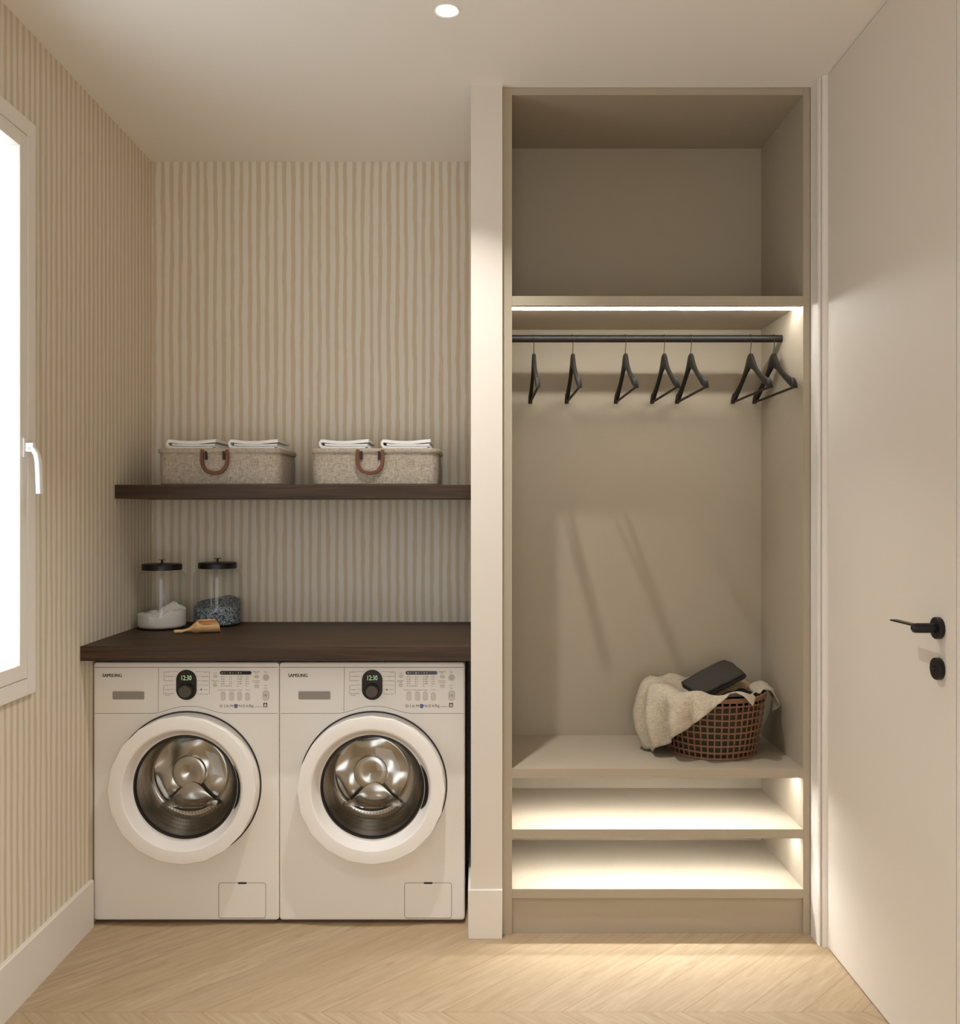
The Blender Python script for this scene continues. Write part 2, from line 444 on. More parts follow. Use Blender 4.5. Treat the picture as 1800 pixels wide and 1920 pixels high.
# window in the left wall
win = bpy.data.objects.new('window_1', None); C.objects.link(win); WO = (XL, 1.98, WZ0); win.location = WO; struct(win, 'bright window with beige casement frame')
def wchild(mb, name, mat, **k): return mb.build(name, mat, win, origin=WO, **k)
def ring_frame(x0, x1, ya, yb, za, zb, w, wb=None):
    m = MB(); wb = wb or w
    m.box(x0, x1, ya, ya+w, za, zb); m.box(x0, x1, yb-w, yb, za, zb)
    m.box(x0, x1, ya+w, yb-w, za, za+w); m.box(x0, x1, ya+w, yb-w, zb-w, zb); return m
wchild(ring_frame(XL-0.05, XL+0.012, WY0-0.02, 2.607, 0.831, 2.412, 0.046), 'frame', M['frame'], bevel=0.0015)
wchild(ring_frame(XL-0.045, XL+0.0115, WY0+0.0275, 2.5595, 0.8785, 2.3645, 0.0405), 'sash', M['frame'], bevel=0.002)
wchild(MB().box(XL-0.0095, XL-0.0055, WY0+0.06, 2.525, 0.91, 2.33), 'glass_pane', M['pane'])
h = MB(); h.plate(rrect(XL+0.0115, XL+0.0175, 1.482, 1.535, 0.002), 2.528, 2.552)
wh = wchild(h, 'window_handle', M['whiteplastic'], bevel=0.001)
h = MB()
path = [(XL+0.017, 2.541, 1.509), (XL+0.028, 2.541, 1.509), (XL+0.038, 2.541, 1.503), (XL+0.046, 2.541, 1.490), (XL+0.0495, 2.541, 1.470), (XL+0.0515, 2.541, 1.43), (XL+0.053, 2.541, 1.383)]
h.strip(path, 0.018, 0.013, (0, 1, 0)); h.plate(rrect(XL+0.017, XL+0.040, 1.497, 1.522, 0.003), 2.532, 2.550)
h.build('grip', M['whiteplastic'], wh, origin=WO, bevel=0.002)

# ------------------------------------------------------------------ ceiling downlights (each holds its own lamp)
def downlight(x, y, label, power):
    t = thing('ceiling_light', (x, y, ZC), label, 'light', 'recessed ceiling downlights')
    m = MB(); m.lathe([(0.027, -0.0005), (0.0335, -0.0025), (0.034, -0.0005), (0.034, 0.0)], seg=48); m.build('trim_ring', M['whiteplastic'], t)
    m = MB(); m.lathe([(0.0265, -0.0022), (0.0245, -0.0032), (0.0225, -0.0036), (0.001, -0.0036)], seg=48); m.build('bulb', M['bulb'], t)
    area_light('downlight_lamp', (0, 0, -0.006), (0, 0, 0), 0.044, 0.044, power, (1.0, 0.99, 0.97), 'DISK', spread=90, parent=t)
    return t
downlight(-0.084, 2.489, 'round white recessed downlight in the ceiling before the partition', 9.5)
downlight(-0.084, 0.9, 'round recessed downlight in the ceiling above the viewer', 12)
downlight(-0.084, -0.6, 'round recessed downlight in the ceiling by the front wall', 9)

# ------------------------------------------------------------------ wardrobe
CF, CB = 2.941, 3.378
wx0, wx1, ix0, ix1 = 0.0758, 1.0452, 0.1059, 1.0235
WR = thing('wardrobe', (0.56, 3.17, 0), 'tall open greige wardrobe niche with shelves, lit strips and a dark hanging rail', 'wardrobe')
def wr(mb, name, mat=None, **k): return mb.build(name, mat or M['lam'], WR, origin=(0.56, 3.17, 0), **k)
wr(MB().box(wx0, ix0, CF, CB+0.02, 0, ZC-0.001), 'side_panel', bevel=0.0008)
wr(MB().box(ix1, wx1, CF, CB+0.02, 0, ZC-0.001), 'side_panel', bevel=0.0008)
wr(MB().box(ix0, ix1, CF, CB, 2.647, ZC-0.001), 'top_panel', bevel=0.0008)
wr(MB().box(ix0, ix1, CB, CB+0.018, 0.116, 2.66), 'back_panel')
def shelf(zt, zb, strip=True, flat=False):
    m = MB()
    if strip: m.box(ix0, ix1, CF, CB, zb+0.008, zt); m.box(ix0, ix1, CF, CF+0.02, zb, zb+0.008)
    else: m.box(ix0, ix1, CF, CB, zb, zt)
    o = wr(m, 'shelf', bevel=0.0006)
    if strip:
        m = MB().box(ix0+0.002, ix1-0.002, 3.003, 3.013, zb+0.0012, zb+0.0058)
        if flat:   # added unseen baffles block the strip's sideways light towards the back
            wr(MB().box(ix0+0.001, ix1-0.001, 3.001, 3.003, zb+0.0010, zb+0.0081).box(ix0+0.001, ix1-0.001, 3.013, 3.015, zb+0.0010, zb+0.0081), 'strip_baffle')
        l = m.build('light_strip', M['ledlow'] if flat else M['led'], o, origin=(0.56, 3.17, 0)); l['label'] = 'glowing light strip'
shelf(2.0136, 1.9834); shelf(0.5245, 0.4943, flat=True); shelf(0.333, 0.304, flat=True); shelf(0.1447, 0.1161, False)
wr(MB().box(ix0, ix1, CF+0.012, CF+0.03, 0.0, 0.1161), 'toe_kick')
m = MB(); m.lathe([(0.0125, ix0), (0.0125, ix1-0.001)], (0, 3.147, 1.917), 'x', 28, (True, True)); wr(m, 'hanging_rail', M['rail'])

# hangers
def make_hanger():
    t = thing('clothes_hanger', (0, 3.147, 1.917), '', 'hanger', 'dark clothes hangers on the rail')
    # local frame: y runs along the hanger, z up, rail axis at the origin
    def prof(a):  # a = 0 centre .. 1 tip ; returns (top z, bottom z)
        top = -0.050 - 0.116*(a**0.78) if a > 0.08 else -0.050 - 0.60*a*a - 0.0
        return top
    m = MB(); ys = [i/24 for i in range(25)]
    topc = [(0.0, -0.0500), (0.06, -0.0525), (0.11, -0.062), (0.17, -0.077), (0.26, -0.096), (0.38, -0.115), (0.52, -0.1315), (0.66, -0.1445), (0.80, -0.156), (0.855, -0.1605), (0.86, -0.1735), (0.885, -0.1745), (0.89, -0.1590), (0.93, -0.1640), (0.97, -0.1740), (1.0, -0.1940)]
    botc = [(0.0, -0.0960), (0.06, -0.1000), (0.11, -0.1060), (0.17, -0.1100), (0.26, -0.1200), (0.38, -0.1345), (0.52, -0.1510), (0.66, -0.1665), (0.80, -0.1820), (0.855, -0.1860), (0.86, -0.1862), (0.885, -0.1880), (0.89, -0.1884), (0.93, -0.1920), (0.97, -0.1945), (1.0, -0.1950)]
    rings = []
    pts = [(-a, t_, b_) for (a, t_), (_, b_) in zip(topc[::-1], botc[::-1])] + [(a, t_, b_) for (a, t_), (_, b_) in list(zip(topc, botc))[1:]]
    for a, zt, zb in pts:
        y = a*0.219; hw = 0.0058 if abs(a) < 0.5 else 0.0058+0.0016*(abs(a)-0.5)/0.5
        e = min(0.004, (zt-zb)*0.3)
        rings.append([(-hw, y, zb+e), (-hw*0.6, y, zb), (hw*0.6, y, zb), (hw, y, zb+e), (hw, y, zt-e), (hw*0.6, y, zt), (-hw*0.6, y, zt), (-hw, y, zt-e)])
    m.loft(rings, True, (True, True)); m.build('shoulder_arms', M['hanger'], t, sharp=50)
    m = MB(); m.tube([(0, -0.205, -0.190), (0, 0.205, -0.190)], 0.004, 12); m.build('trouser_bar', M['hanger'], t)
    m = MB(); R = 0.0142; p = [(0, 0.0, -0.052), (0, -0.002, -0.038), (0, -0.009, -0.022)]
    for i in range(15):
        a = radians(205 - i*14); p.append((0, R*cos(a), R*sin(a)))
    m.tube(p, 0.0012, 8); m.build('hook', M['wire'], t)
    return t
HX = [0.187, 0.318, 0.4955, 0.626, 0.716, 0.917, 0.9946]
HL = ['dark wooden clothes hanger at the left end of the rail, seen nearly edge-on',
      'dark wooden clothes hanger, second from the left end of the rail',
      'dark wooden clothes hanger alone at mid rail, third from the left',
      'dark wooden clothes hanger, left one of the close pair at mid rail',
      'dark wooden clothes hanger, right one of the close pair at mid rail',
      'dark wooden clothes hanger overlapping the last one at the right end of the rail',
      'dark wooden clothes hanger at the right end of the rail, against the side panel']
h0 = make_hanger()
for i, (x, lb) in enumerate(zip(HX, HL)):
    o = h0 if i == 0 else copy_tree(h0)
    o.location = (x, 3.147, 1.917); o['label'] = lb

# ------------------------------------------------------------------ worktop and wall shelf
tag(box1('worktop', M['walnut'], XL, PX0, YP, YB, 0.866, 0.912, bevel=0.0012), 'thick dark walnut worktop over the two washing machines', 'worktop')
tag(box1('wall_shelf', M['walnut'], XL, PX0, 3.202, YB, 1.3785, 1.4258, bevel=0.001), 'dark walnut floating shelf on the striped wall under the linen bins', 'shelf')

# ------------------------------------------------------------------ washing machines
YM = 3.017; DEP = 0.54; HALF = 0.2995
MC = (-0.944, YM+DEP/2, 0.0)
def Lx(px): return (px-349.5)/580.0
def Lz(py): return EYE-(py-CY)/580.0
FY = -DEP/2
def text_geo(mb, s, x0, x1, z0, z1, y, off=0.0, keep=False, right=False):
    """flat lettering filling the box x0..x1, z0..z1 on the plane y"""
    cu = bpy.data.curves.new('t', 'FONT'); cu.body = s; cu.size = 1; cu.offset = 0.0; cu.resolution_u = 3
    ob = bpy.data.objects.new('t', cu)
    me = bpy.data.meshes.new_from_object(ob)
    vs = [v.co.copy() for v in me.vertices]; fs = [tuple(p.vertices) for p in me.polygons]
    bpy.data.objects.remove(ob); bpy.data.curves.remove(cu); bpy.data.meshes.remove(me)
    if not vs: return
    a0 = min(v.x for v in vs); a1 = max(v.x for v in vs); c0 = min(v.y for v in vs); c1 = max(v.y for v in vs)
    sz = (z1-z0)/(c1-c0); sx = (x1-x0)/(a1-a0)
    for q in ((0,) if off < 0.015 else (-0.0005, 0, 0.0005)):   # heavier lettering: three close strikes
        mb.add([(x0+q+(v.x-a0)*sx, y-abs(q)*0.1, z0+(v.y-c0)*sz) for v in vs], fs)

def make_washer():
    t = thing('washing_machine', MC, '', 'washing machine', 'front-loading washing machines under the worktop')
    ZB, ZT = 0.0135, 0.8466
    dcx, dcz = 0.003, 0.450
    # cabinet body: sides, back, chamfered front edges and a front plate with the porthole opening
    m = MB(); ch = 0.006
    outer = rrect(-HALF, HALF, ZB, ZT, 0.010, 5); inner = rrect(-HALF+ch, HALF-ch, ZB+ch, ZT-ch, 0.007, 5)
    m.loft([[(x, -FY, z) for x, z in outer], [(x, FY+ch, z) for x, z in outer], [(x*0.9975, FY+ch*0.3, dcz+(z-dcz)*0.9975) for x, z in outer], [(x, FY, z) for x, z in inner]], True, (True, False))
    # front plate: rays from the porthole centre out to the inner outline
    hole = []; out = []
    n = len(inner)
    dense = []
    for i in range(n):
        a, b_ = inner[i], inner[(i+1) % n]; L = math.dist(a, b_); k = max(1, int(L/0.03))
        for j in range(k): dense.append((a[0]+(b_[0]-a[0])*j/k, a[1]+(b_[1]-a[1])*j/k))
    for x, z in dense:
        a = math.atan2(z-dcz, x-dcx); hole.append((dcx+0.2*cos(a), FY, dcz+0.2*sin(a))); out.append((x, FY, z))
    m.loft([out, hole], True)
    body = m.build('body', M['washer'], t, sharp=40)
    # feet
    for sx in (-1, 1):
        for yy in (FY+0.06, -FY-0.06):
            f = MB(); f.lathe([(0.001, 0), (0.022, 0), (0.022, 0.006), (0.014, 0.009), (0.014, 0.014)], (sx*0.235, yy, 0)); f.build('foot', M['gasket'], t)
    # seams of lid, drawer and control panel
    y = FY-0.0002
    s_ = MB()
    def seam(pts, w=0.0012): s_.strip([(x, y, z) for x, z in pts], w, 0.0006, lambda p: (0, 1, 0)) if False else ribbon(s_, pts, w, y)
    def ribbon(mb, pts, w, yy):
        n = len(pts); a = []; b = []
        for i, (x, z) in enumerate(pts):
            x0, z0 = pts[max(i-1, 0)]; x1, z1 = pts[min(i+1, n-1)]; dx, dz = x1-x0, z1-z0; L = math.hypot(dx, dz) or 1
            nx, nz = -dz/L*w/2, dx/L*w/2
            a.append((x+nx, yy, z+nz)); b.append((x-nx, yy, z-nz))
        mb.loft([a, b], False)
    seam([(-HALF+0.004, Lz(1251.2)), (HALF-0.004, Lz(1251.2))], 0.0016)
    arch = []
    for i in range(41):
        px = 283+(425-283)*i/40
        k = (1-abs((px-354)/71))
        arch.append((Lx(px), Lz(1337.5-13.0*(0.5-0.5*cos(pi*min(1, k*1.12))))))
    seam([(-HALF+0.004, Lz(1337.5))]+arch+[(HALF-0.004, Lz(1337.5))], 0.0012)
    seam([(Lx(297.5), Lz(1251.5)), (Lx(296.5), Lz(1334))], 0.0012)
    s_.build('panel_seams', M['seam'], t)
    # detergent drawer grip: framed recess
    g = MB(); g.plate(rrect(Lx(207), Lx(272.5), Lz(1313), Lz(1294.5), 0.006), FY-0.0016, FY+0.001)
    dr = g.build('detergent_drawer', M['washer_ring'], t, bevel=0.001)
    g = MB(); g.plate(rrect(Lx(211.5), Lx(271), Lz(1311.3), Lz(1296), 0.004), FY-0.0022, FY-0.001); g.build('drawer_grip', M['grey'], dr)
    # lettering
    b = MB(); text_geo(b, 'SAMSUNG', Lx(192.3), Lx(228.2), Lz(1269.4), Lz(1263.2), FY-0.0004, 0.018); b.build('brand_lettering', M['darkink'], t)
    # dial housing
    d = MB(); d.plate(rrect(Lx(330.5), Lx(369), Lz(1312.3), Lz(1255.8), 0.0330, 12), FY-0.003, FY); dial = d.build('control_dial', M['black'], t, bevel=0.0012)
    kc = (Lx(350), Lz(1294.5))
    d = MB(); d.lathe([(0.0240, -0.003), (0.0240, -0.006), (0.0225, -0.0075), (0.0205, -0.0075), (0.0200, -0.006)], (kc[0], FY, kc[1]), 'y', 40); d.build('dial_ring', M['rail'], dial)
    d = MB(); d.lathe([(0.0198, -0.004), (0.0188, -0.022), (0.0180, -0.0235), (0.0005, -0.0235)], (kc[0], FY, kc[1]), 'y', 40); d.build('dial_knob', M['knob'], dial)
    d = MB(); text_geo(d, '12:30', Lx(341), Lx(359.5), Lz(1275), Lz(1266), FY-0.0034, 0.0); d.build('display_digits', M['digits'], dial)
    d = MB(); d.disc((Lx(342), Lz(1261.3)), 0.0013, FY-0.0036, FY-0.003); d.disc((Lx(345.5), Lz(1261.6)), 0.0013, FY-0.0036, FY-0.003); d.disc((Lx(348.5), Lz(1261.6)), 0.0010, FY-0.0036, FY-0.003); d.build('indicator_lights', M['redink'], dial)
    # programme names left and right of the dial with their leader lines
    p = MB(); py = FY-0.0004
    left = [('Деним', 1259.8, 309.8, 319.5), ('Ежедневная', 1268, 309.8, 325), ("Быстрая 29'", 1276.3, 309.2, 324.5), ('Слив', 1284.6, 309.5, 315.5), ('Отжим', 1293, 309.5, 318), ('Полоскание', 1300, 309.5, 325.5), ('Отжим', 1303.2, 309.5, 318)]
    right = [('Хлопок', 1259.8, 381.5, 390.6), ('Синтетика', 1268, 377.5, 390.6), ('Джинсы', 1276.6, 380, 390.6), ('Спорт', 1284.6, 382.5, 390.6), ('Шерсть', 1293, 382, 390.6), ('Ручная стирка', 1301.3, 371, 390.6)]
    def line(a, b_, w=0.0006): ribbon(p, [a, b_], w, py)
    hl = [(1259.3, 320.5, 335.5), (1267.6, 326, 331.5), (1284.3, 316.5, 330), (1292.8, 319, 330), (1259.3, 366, 380.5), (1267.6, 369.5, 376.5), (1276.4, 370, 379), (1284.5, 370, 381.5), (1292.9, 370, 374.6)]
    for words, hs, vs_ in ((left, hl[:4], ((307.6, 1259, 1277), (307.0, 1284.3, 1302.5))), (right, hl[4:], ((392.8, 1259, 1301.5),))):
        p = MB()
        for s, yy, a, b_ in words: text_geo(p, s, Lx(a), Lx(b_), Lz(yy+1.15), Lz(yy-1.15), py, 0.01)
        for yy, a, b_ in hs: line((Lx(a), Lz(yy)), (Lx(b_), Lz(yy)))
        for x_, a, b_ in vs_: line((Lx(x_), Lz(a)), (Lx(x_), Lz(b_)), 0.0009)
        if words is right: p.disc((Lx(377.3), Lz(1292.9)), 0.0026, py, FY, 10)
        p.build('programme_lettering', M['ink'], t)
    p = MB()
    # right-hand option block
    for s, cx, yy, w_ in (('Таймер', 403.5, 1262.3, 7.5), ('Отложить', 403, 1276.3, 12), ('старт', 403, 1279.6, 6), ('Температура', 416.5, 1293.5, 17), ('Полоскание', 435, 1293.5, 15.5), ('Отжим', 449.3, 1293.5, 9), ('Опции', 464, 1293.5, 8),
                          ('Уменьшить', 480.5, 1259.3, 13.5), ('звук', 480.5, 1262.6, 5.5), ('Быстрая', 480.5, 1276.6, 12.5), ('стирка', 480.5, 1280.0, 11), ('Вкл', 498.6, 1259.9, 5), ('Старт', 498, 1285.5, 6.5), ('Пауза', 498, 1290.5, 7)):
        text_geo(p, s, Lx(cx-w_/2), Lx(cx+w_/2), Lz(yy+1.1), Lz(yy-1.1), py, 0.01)
    for col, items in ((415.5, ['95', '60', '40', '30', 'Холодная']), (430.9, ['5', '4', '3', '2', '1']), (446.3, ['1200', '800', '600', '400', '']), (461.8, ['3', '6', '9', '12', ''])):
        for k, s in enumerate(items):
            yy = 1269+k*4.3
            p.disc((Lx(col), Lz(yy)), 0.0014, py, FY, 10)
            if s: text_geo(p, s, Lx(col+2.3), Lx(col+2.3+(0.7 if s == '1' else 1.6*len(s) if len(s) < 6 else 11)), Lz(yy+1.2), Lz(yy-1.2), py, 0.01)
    p.build('option_lettering', M['ink'], t); p = MB()
    text_geo(p, 'D I A M', Lx(412.8), Lx(436.6), Lz(1326.0), Lz(1321.0), py, 0.006)
    p.build('model_lettering', M['darkink'], t); p = MB()
    text_geo(p, 'N D', Lx(448.3), Lx(460.0), Lz(1326.0), Lz(1321.0), py, 0.006)
    p.build('model_lettering', M['darkink'], t); p = MB()
    text_geo(p, '6.0kg', Lx(462.3), Lx(475.6), Lz(1327.2), Lz(1320.6), py, 0.0)
    line((Lx(477.5), Lz(1325)), (Lx(491), Lz(1325)), 0.0009)
    p.build('capacity_lettering', M['darkink'], t); p = MB()
    # power and start symbols
    def arc(cx, cz, r, a0, a1, w=0.0009, n=20): ribbon(p, [(cx+r*cos(radians(a0+(a1-a0)*i/n)), cz+r*sin(radians(a0+(a1-a0)*i/n))) for i in range(n+1)], w, py-0.0021)
    pc = (Lx(498.6), Lz(1270.2)); arc(pc[0], pc[1], 0.0048, 125, 415); ribbon(p, [(pc[0], pc[1]+0.001), (pc[0], pc[1]+0.0055)], 0.001, py-0.0021)
    p.build('power_symbol', M['ink'], t); p = MB()
    sc_ = (Lx(497.6), Lz(1303.8))
    ribbon(p, [(sc_[0]-0.0040, sc_[1]+0.0038), (sc_[0]+0.001, sc_[1]), (sc_[0]-0.0040, sc_[1]-0.0038), (sc_[0]-0.0040, sc_[1]+0.0038)], 0.0008, py-0.0021)
    for dx in (0.0022, 0.0045): ribbon(p, [(sc_[0]+dx, sc_[1]+0.0040), (sc_[0]+dx, sc_[1]-0.0040)], 0.0009, py-0.0021)
    p.build('start_symbol', M['ink'], t)
    # certificate square with pale arch, blue gem
    q = MB(); q.plate(rrect(Lx(493.8), Lx(501.2), Lz(1326), Lz(1318), 0.0004), FY-0.0006, FY); sq = q.build('emblem_square', M['darkink'], t)
    q = MB(); q.plate([(Lx(495.2), Lz(1325)), (Lx(500), Lz(1325)), (Lx(500), Lz(1321.5)), (Lx(499), Lz(1319.8)), (Lx(497.6), Lz(1319.1)), (Lx(496.2), Lz(1319.8)), (Lx(495.2), Lz(1321.5))], FY-0.0009, FY-0.0005); q.build('emblem_arch', M['paleink'], sq)
    q = MB(); gc = (Lx(442.4), Lz(1323.6)); q.disc(gc, 0.0066, FY-0.0006, FY, 24); gm = q.build('gem_emblem', M['blueink'], t)
    q = MB(); q.add([(gc[0]-0.0045, FY-0.0008, gc[1]-0.0005), (gc[0]-0.0015, FY-0.0008, gc[1]-0.0045), (gc[0]-0.0025, FY-0.0008, gc[1]+0.002)], [(0, 1, 2)])
    q.add([(gc[0]+0.0045, FY-0.0008, gc[1]-0.0005), (gc[0]+0.0015, FY-0.0008, gc[1]-0.0045), (gc[0]+0.0025, FY-0.0008, gc[1]+0.002)], [(0, 1, 2)])
    q.add([(gc[0]-0.003, FY-0.0008, gc[1]+0.0045), (gc[0]+0.003, FY-0.0008, gc[1]+0.0045), (gc[0], FY-0.0008, gc[1]+0.0025)], [(0, 1, 2)]); q.build('gem_facets', M['paleink'], gm)
    # dark option bar with pale icons
    q = MB(); q.plate(rrect(Lx(412.3), Lx(471.6), Lz(1264.9), Lz(1258.1), 0.0055), FY-0.0008, FY); ob = q.build('option_display', M['black'], t)
    q = MB()
    for cx, r in ((417, 0.0022), (421.5, 0.0014), (426.5, 0.001), (431.8, 0.0022), (436.6, 0.0014), (442, 0.001), (447.2, 0.0020), (452, 0.0015)): q.disc((Lx(cx), Lz(1261.7)), r, FY-0.0011, FY-0.0008, 10)
    q.build('display_icons', M['paleink'], ob)
    # push buttons
    for x0, x1, z0, z1, r in ((414.5, 422.2, 1313.2, 1297.2, 0.0064), (430.3, 438.2, 1313.2, 1297.2, 0.0064), (445.3, 453, 1313.2, 1297.2, 0.0064), (460, 468, 1313.2, 1299, 0.0064),
                              (492.6, 504.4, 1313.7, 1294.8, 0.0098), (492.8, 504.4, 1276.2, 1264.6, 0.0099), (400.5, 406.8, 1270.6, 1265.8, 0.0038), (400, 406.3, 1287.5, 1282.5, 0.0038),
                              (477.2, 485, 1271.6, 1266.6, 0.0040), (477.2, 485, 1289.2, 1284.0, 0.0040)):
        q = MB(); q.plate(rrect(Lx(x0), Lx(x1), Lz(z0), Lz(z1), r), FY-0.0014, FY); bt = q.build('push_button', M['button'], t, bevel=0.0008)
        q = MB(); o_ = rrect(Lx(x0)-0.0005, Lx(x1)+0.0005, Lz(z0)-0.0005, Lz(z1)+0.0005, r+0.0004)
        i_ = rrect(Lx(x0)+0.0001, Lx(x1)-0.0001, Lz(z0)+0.0001, Lz(z1)-0.0001, r)
        q.loft([[(x, FY-0.0003, z) for x, z in o_], [(x, FY-0.0003, z) for x, z in i_]], True); q.build('button_gap', M['grey'], bt)
    # filter flap
    fo = rrect(Lx(410), Lx(498.7), Lz(1721.5), Lz(1654.5), 0.009)
    q = MB(); q.plate(fo, FY-0.0010, FY); fl = q.build('filter_flap', M['washer'], t, bevel=0.0006)
    q = MB(); fi = rrect(Lx(410)+0.0014, Lx(498.7)-0.0014, Lz(1721.5)+0.0014, Lz(1654.5)-0.0014, 0.0078)
    q.loft([[(x, FY-0.0012, z) for x, z in fo], [(x, FY-0.0012, z) for x, z in fi]], True); q.build('flap_gap', M['seam'], fl)
    q = MB(); q.plate(rrect(Lx(446.5), Lx(462.5), Lz(1657.0), Lz(1654.0), 0.0008), FY-0.0018, FY); q.build('flap_latch', M['gasket'], fl)
    # ---- porthole door
    q = MB(); q.lathe([(0.2400, 0), (0.2400, -0.0015), (0.2330, -0.003)], (dcx, FY, dcz), 'y', 96); q.build('door_gap', M['gasket'], t)
    NF = 20; SEG = 160
    def facet(a):
        st = 2*pi/NF; k = (a % st)-st/2
        return cos(st/2)/cos(k)
    rings = []
    prof = [(0.2355, -0.003, 0), (0.2358, -0.012, 0), (0.2352, -0.0575, 1), (0.2340, -0.0590, 1), (0.2250, -0.0595, 0.5), (0.2080, -0.0600, 0), (0.1945, -0.0590, 0), (0.1895, -0.0560, 0), (0.1860, -0.0500, 0), (0.1740, -0.0260, 0), (0.1700, -0.0215, 0), (0.1660, -0.0200, 0)]
    for r, yy, fk in prof:
        rings.append([(dcx+r*(1-fk+fk*facet(2*pi*i/SEG))*cos(2*pi*i/SEG), FY+yy, dcz+r*(1-fk+fk*facet(2*pi*i/SEG))*sin(2*pi*i/SEG)) for i in range(SEG)])
    q = MB(); q.loft(rings, True); dr_ = q.build('door', M['washer_ring'], t, sharp=14)
    q = MB(); q.lathe([(0.1675, -0.0205), (0.1655, -0.0235), (0.1620, -0.0240), (0.1600, -0.0210), (0.1590, -0.0120)], (dcx, FY, dcz), 'y', 96); q.build('door_gasket', M['gasket'], dr_)
    q = MB()
    A = [radians(-24+49*i/24) for i in range(25)]
    cr = []
    for a in A:
        e = 1-abs((a-radians(0.5))/radians(25))**4
        r0 = 0.1690; r1 = r0+0.0125*max(0.12, e)
        def cone(r): return -0.0205-(r-0.1690)*(0.0300/0.0175)-0.0015
        cr.append([(dcx+r*cos(a), FY+cone(r), dcz+r*sin(a)) for r in (r0, (r0+r1)/2, r1)])
    q.loft(cr, False); q.build('door_handle', M['gasket'], dr_)
    q = MB(); q.lathe([(0.1600, -0.0200), (0.145, -0.0285), (0.115, -0.037), (0.075, -0.0425), (0.035, -0.0450), (0.0005, -0.0455)], (dcx, FY, dcz), 'y', 72); q.build('porthole_glass', M['doorglass'], dr_)
    # drum interior: flaring perforated wall and three-lobed back plate
    def drum_pt(r, a):
        k = max(0, 1-r/0.165); ox, oz = -0.016*min(1, k*3.2), 0.020*min(1, k*3.2)
        if r > 0.122: d = 0.078*(1-((r-0.122)/0.043)**2.2) - 0.004
        else:
            lob = cos(3*(a-pi/2)); w_ = sin(pi*min(1, max(0, (r-0.045)/0.077)))
            d = 0.074 - 0.009*lob*w_ + 0.004
        return (dcx+ox+r*cos(a), FY+d, dcz+oz+r*sin(a))
    radii = [0.165, 0.162, 0.158, 0.153, 0.148, 0.142, 0.136, 0.130, 0.125, 0.1222, 0.120, 0.115, 0.108, 0.100, 0.092, 0.084, 0.076, 0.068, 0.060, 0.052, 0.045, 0.03, 0.015, 0.0005]
    q = MB(); q.loft([[drum_pt(r, 2*pi*i/120) for i in range(120)] for r in radii], True); drum = q.build('drum', M['steel'], t, sharp=45)
    q = MB(); hc = drum_pt(0.0, 0)
    q.lathe([(0.0560, 0.0), (0.0560, -0.008), (0.0545, -0.011), (0.0500, -0.0125), (0.0400, -0.0140), (0.025, -0.0125), (0.012, -0.008), (0.0005, -0.004)], hc, 'y', 72); q.build('drum_hub', M['steel'], drum)
    q = MB(); q.lathe([(0.1245, 0.004), (0.1235, -0.0015), (0.1215, -0.0020), (0.1200, 0.003)], (dcx-0.013, FY+0.068, dcz+0.0165), 'y', 96); q.build('back_plate_rim', M['steel'], drum)
    # lifter paddle
    rows = []
    for j in range(13):
        v = j/12; row = []
        for i in range(33):
            u = -1+2*i/32; hh = (0.5+0.5*cos(pi*u))**0.75
            ang = pi/2*v
            row.append((dcx-0.003+u*0.093*(1-0.12*v), FY+0.010+0.050*sin(ang)*1.0, dcz-0.074+0.004*u*u+0.064*hh*(1-cos(ang))*1.0+0.002*v))
        rows.append(row)
    q = MB(); q.grid(rows)
    q.grid([rows[0], [(x*1.0, y+0.055, z-0.008) for x, y, z in rows[0]]])
    q.build('drum_paddle', M['steel'], drum, sharp=50)
    # perforations in the lower drum wall
    q = MB(); rnd = random.Random(4)
    for r, n in ((0.128, 20), (0.134, 22), (0.140, 24), (0.146, 26), (0.152, 28), (0.157, 30)):
        for k in range(n):
            for lo, hi in ((222, 318),):
                a = radians(lo+(hi-lo)*(k+0.5)/n)
                p0 = Vector(drum_pt(r, a)); pr = Vector(drum_pt(r+0.001, a)); pa = Vector(drum_pt(r, a+0.01))
                er = (pr-p0).normalized(); ea = (pa-p0).normalized(); nn = ea.cross(er).normalized()
                if nn.y > 0: nn = -nn
                q.add([tuple(p0+nn*0.0008+er*0.0019*sin(b_)+ea*0.0014*cos(b_)) for b_ in (0, pi/3, 2*pi/3, pi, 4*pi/3, 5*pi/3)], [(0, 1, 2, 3, 4, 5)])
    q.build('drum_perforations', M['gasket'], drum)['kind'] = 'stuff'
    for lo, hi in ((165, 208), (-28, 12)):
        q = MB()
        for r, n in ((0.150, 16), (0.155, 18), (0.146, 16)):
            for k in range(n):
                a = radians(lo+(hi-lo)*(k+0.5)/n)
                p0 = Vector(drum_pt(r, a)); pr = Vector(drum_pt(r+0.001, a)); pa = Vector(drum_pt(r, a+0.01))
                er = (pr-p0).normalized(); ea = (pa-p0).normalized(); nn = ea.cross(er).normalized()
                if nn.y > 0: nn = -nn
                q.add([tuple(p0+nn*0.0008+er*0.0017*sin(b_)+ea*0.0012*cos(b_)) for b_ in (0, pi/3, 2*pi/3, pi, 4*pi/3, 5*pi/3)], [(0, 1, 2, 3, 4, 5)])
        q.build('drum_perforations', M['gasket'], drum)['kind'] = 'stuff'
    return t
wm = make_washer(); wm['label'] = 'white front-loading washing machine on the left, beside the striped side wall'
wm2 = copy_tree(wm); wm2.location = (-0.3435, MC[1], 0); wm2['label'] = 'white front-loading washing machine on the right, beside the white partition'

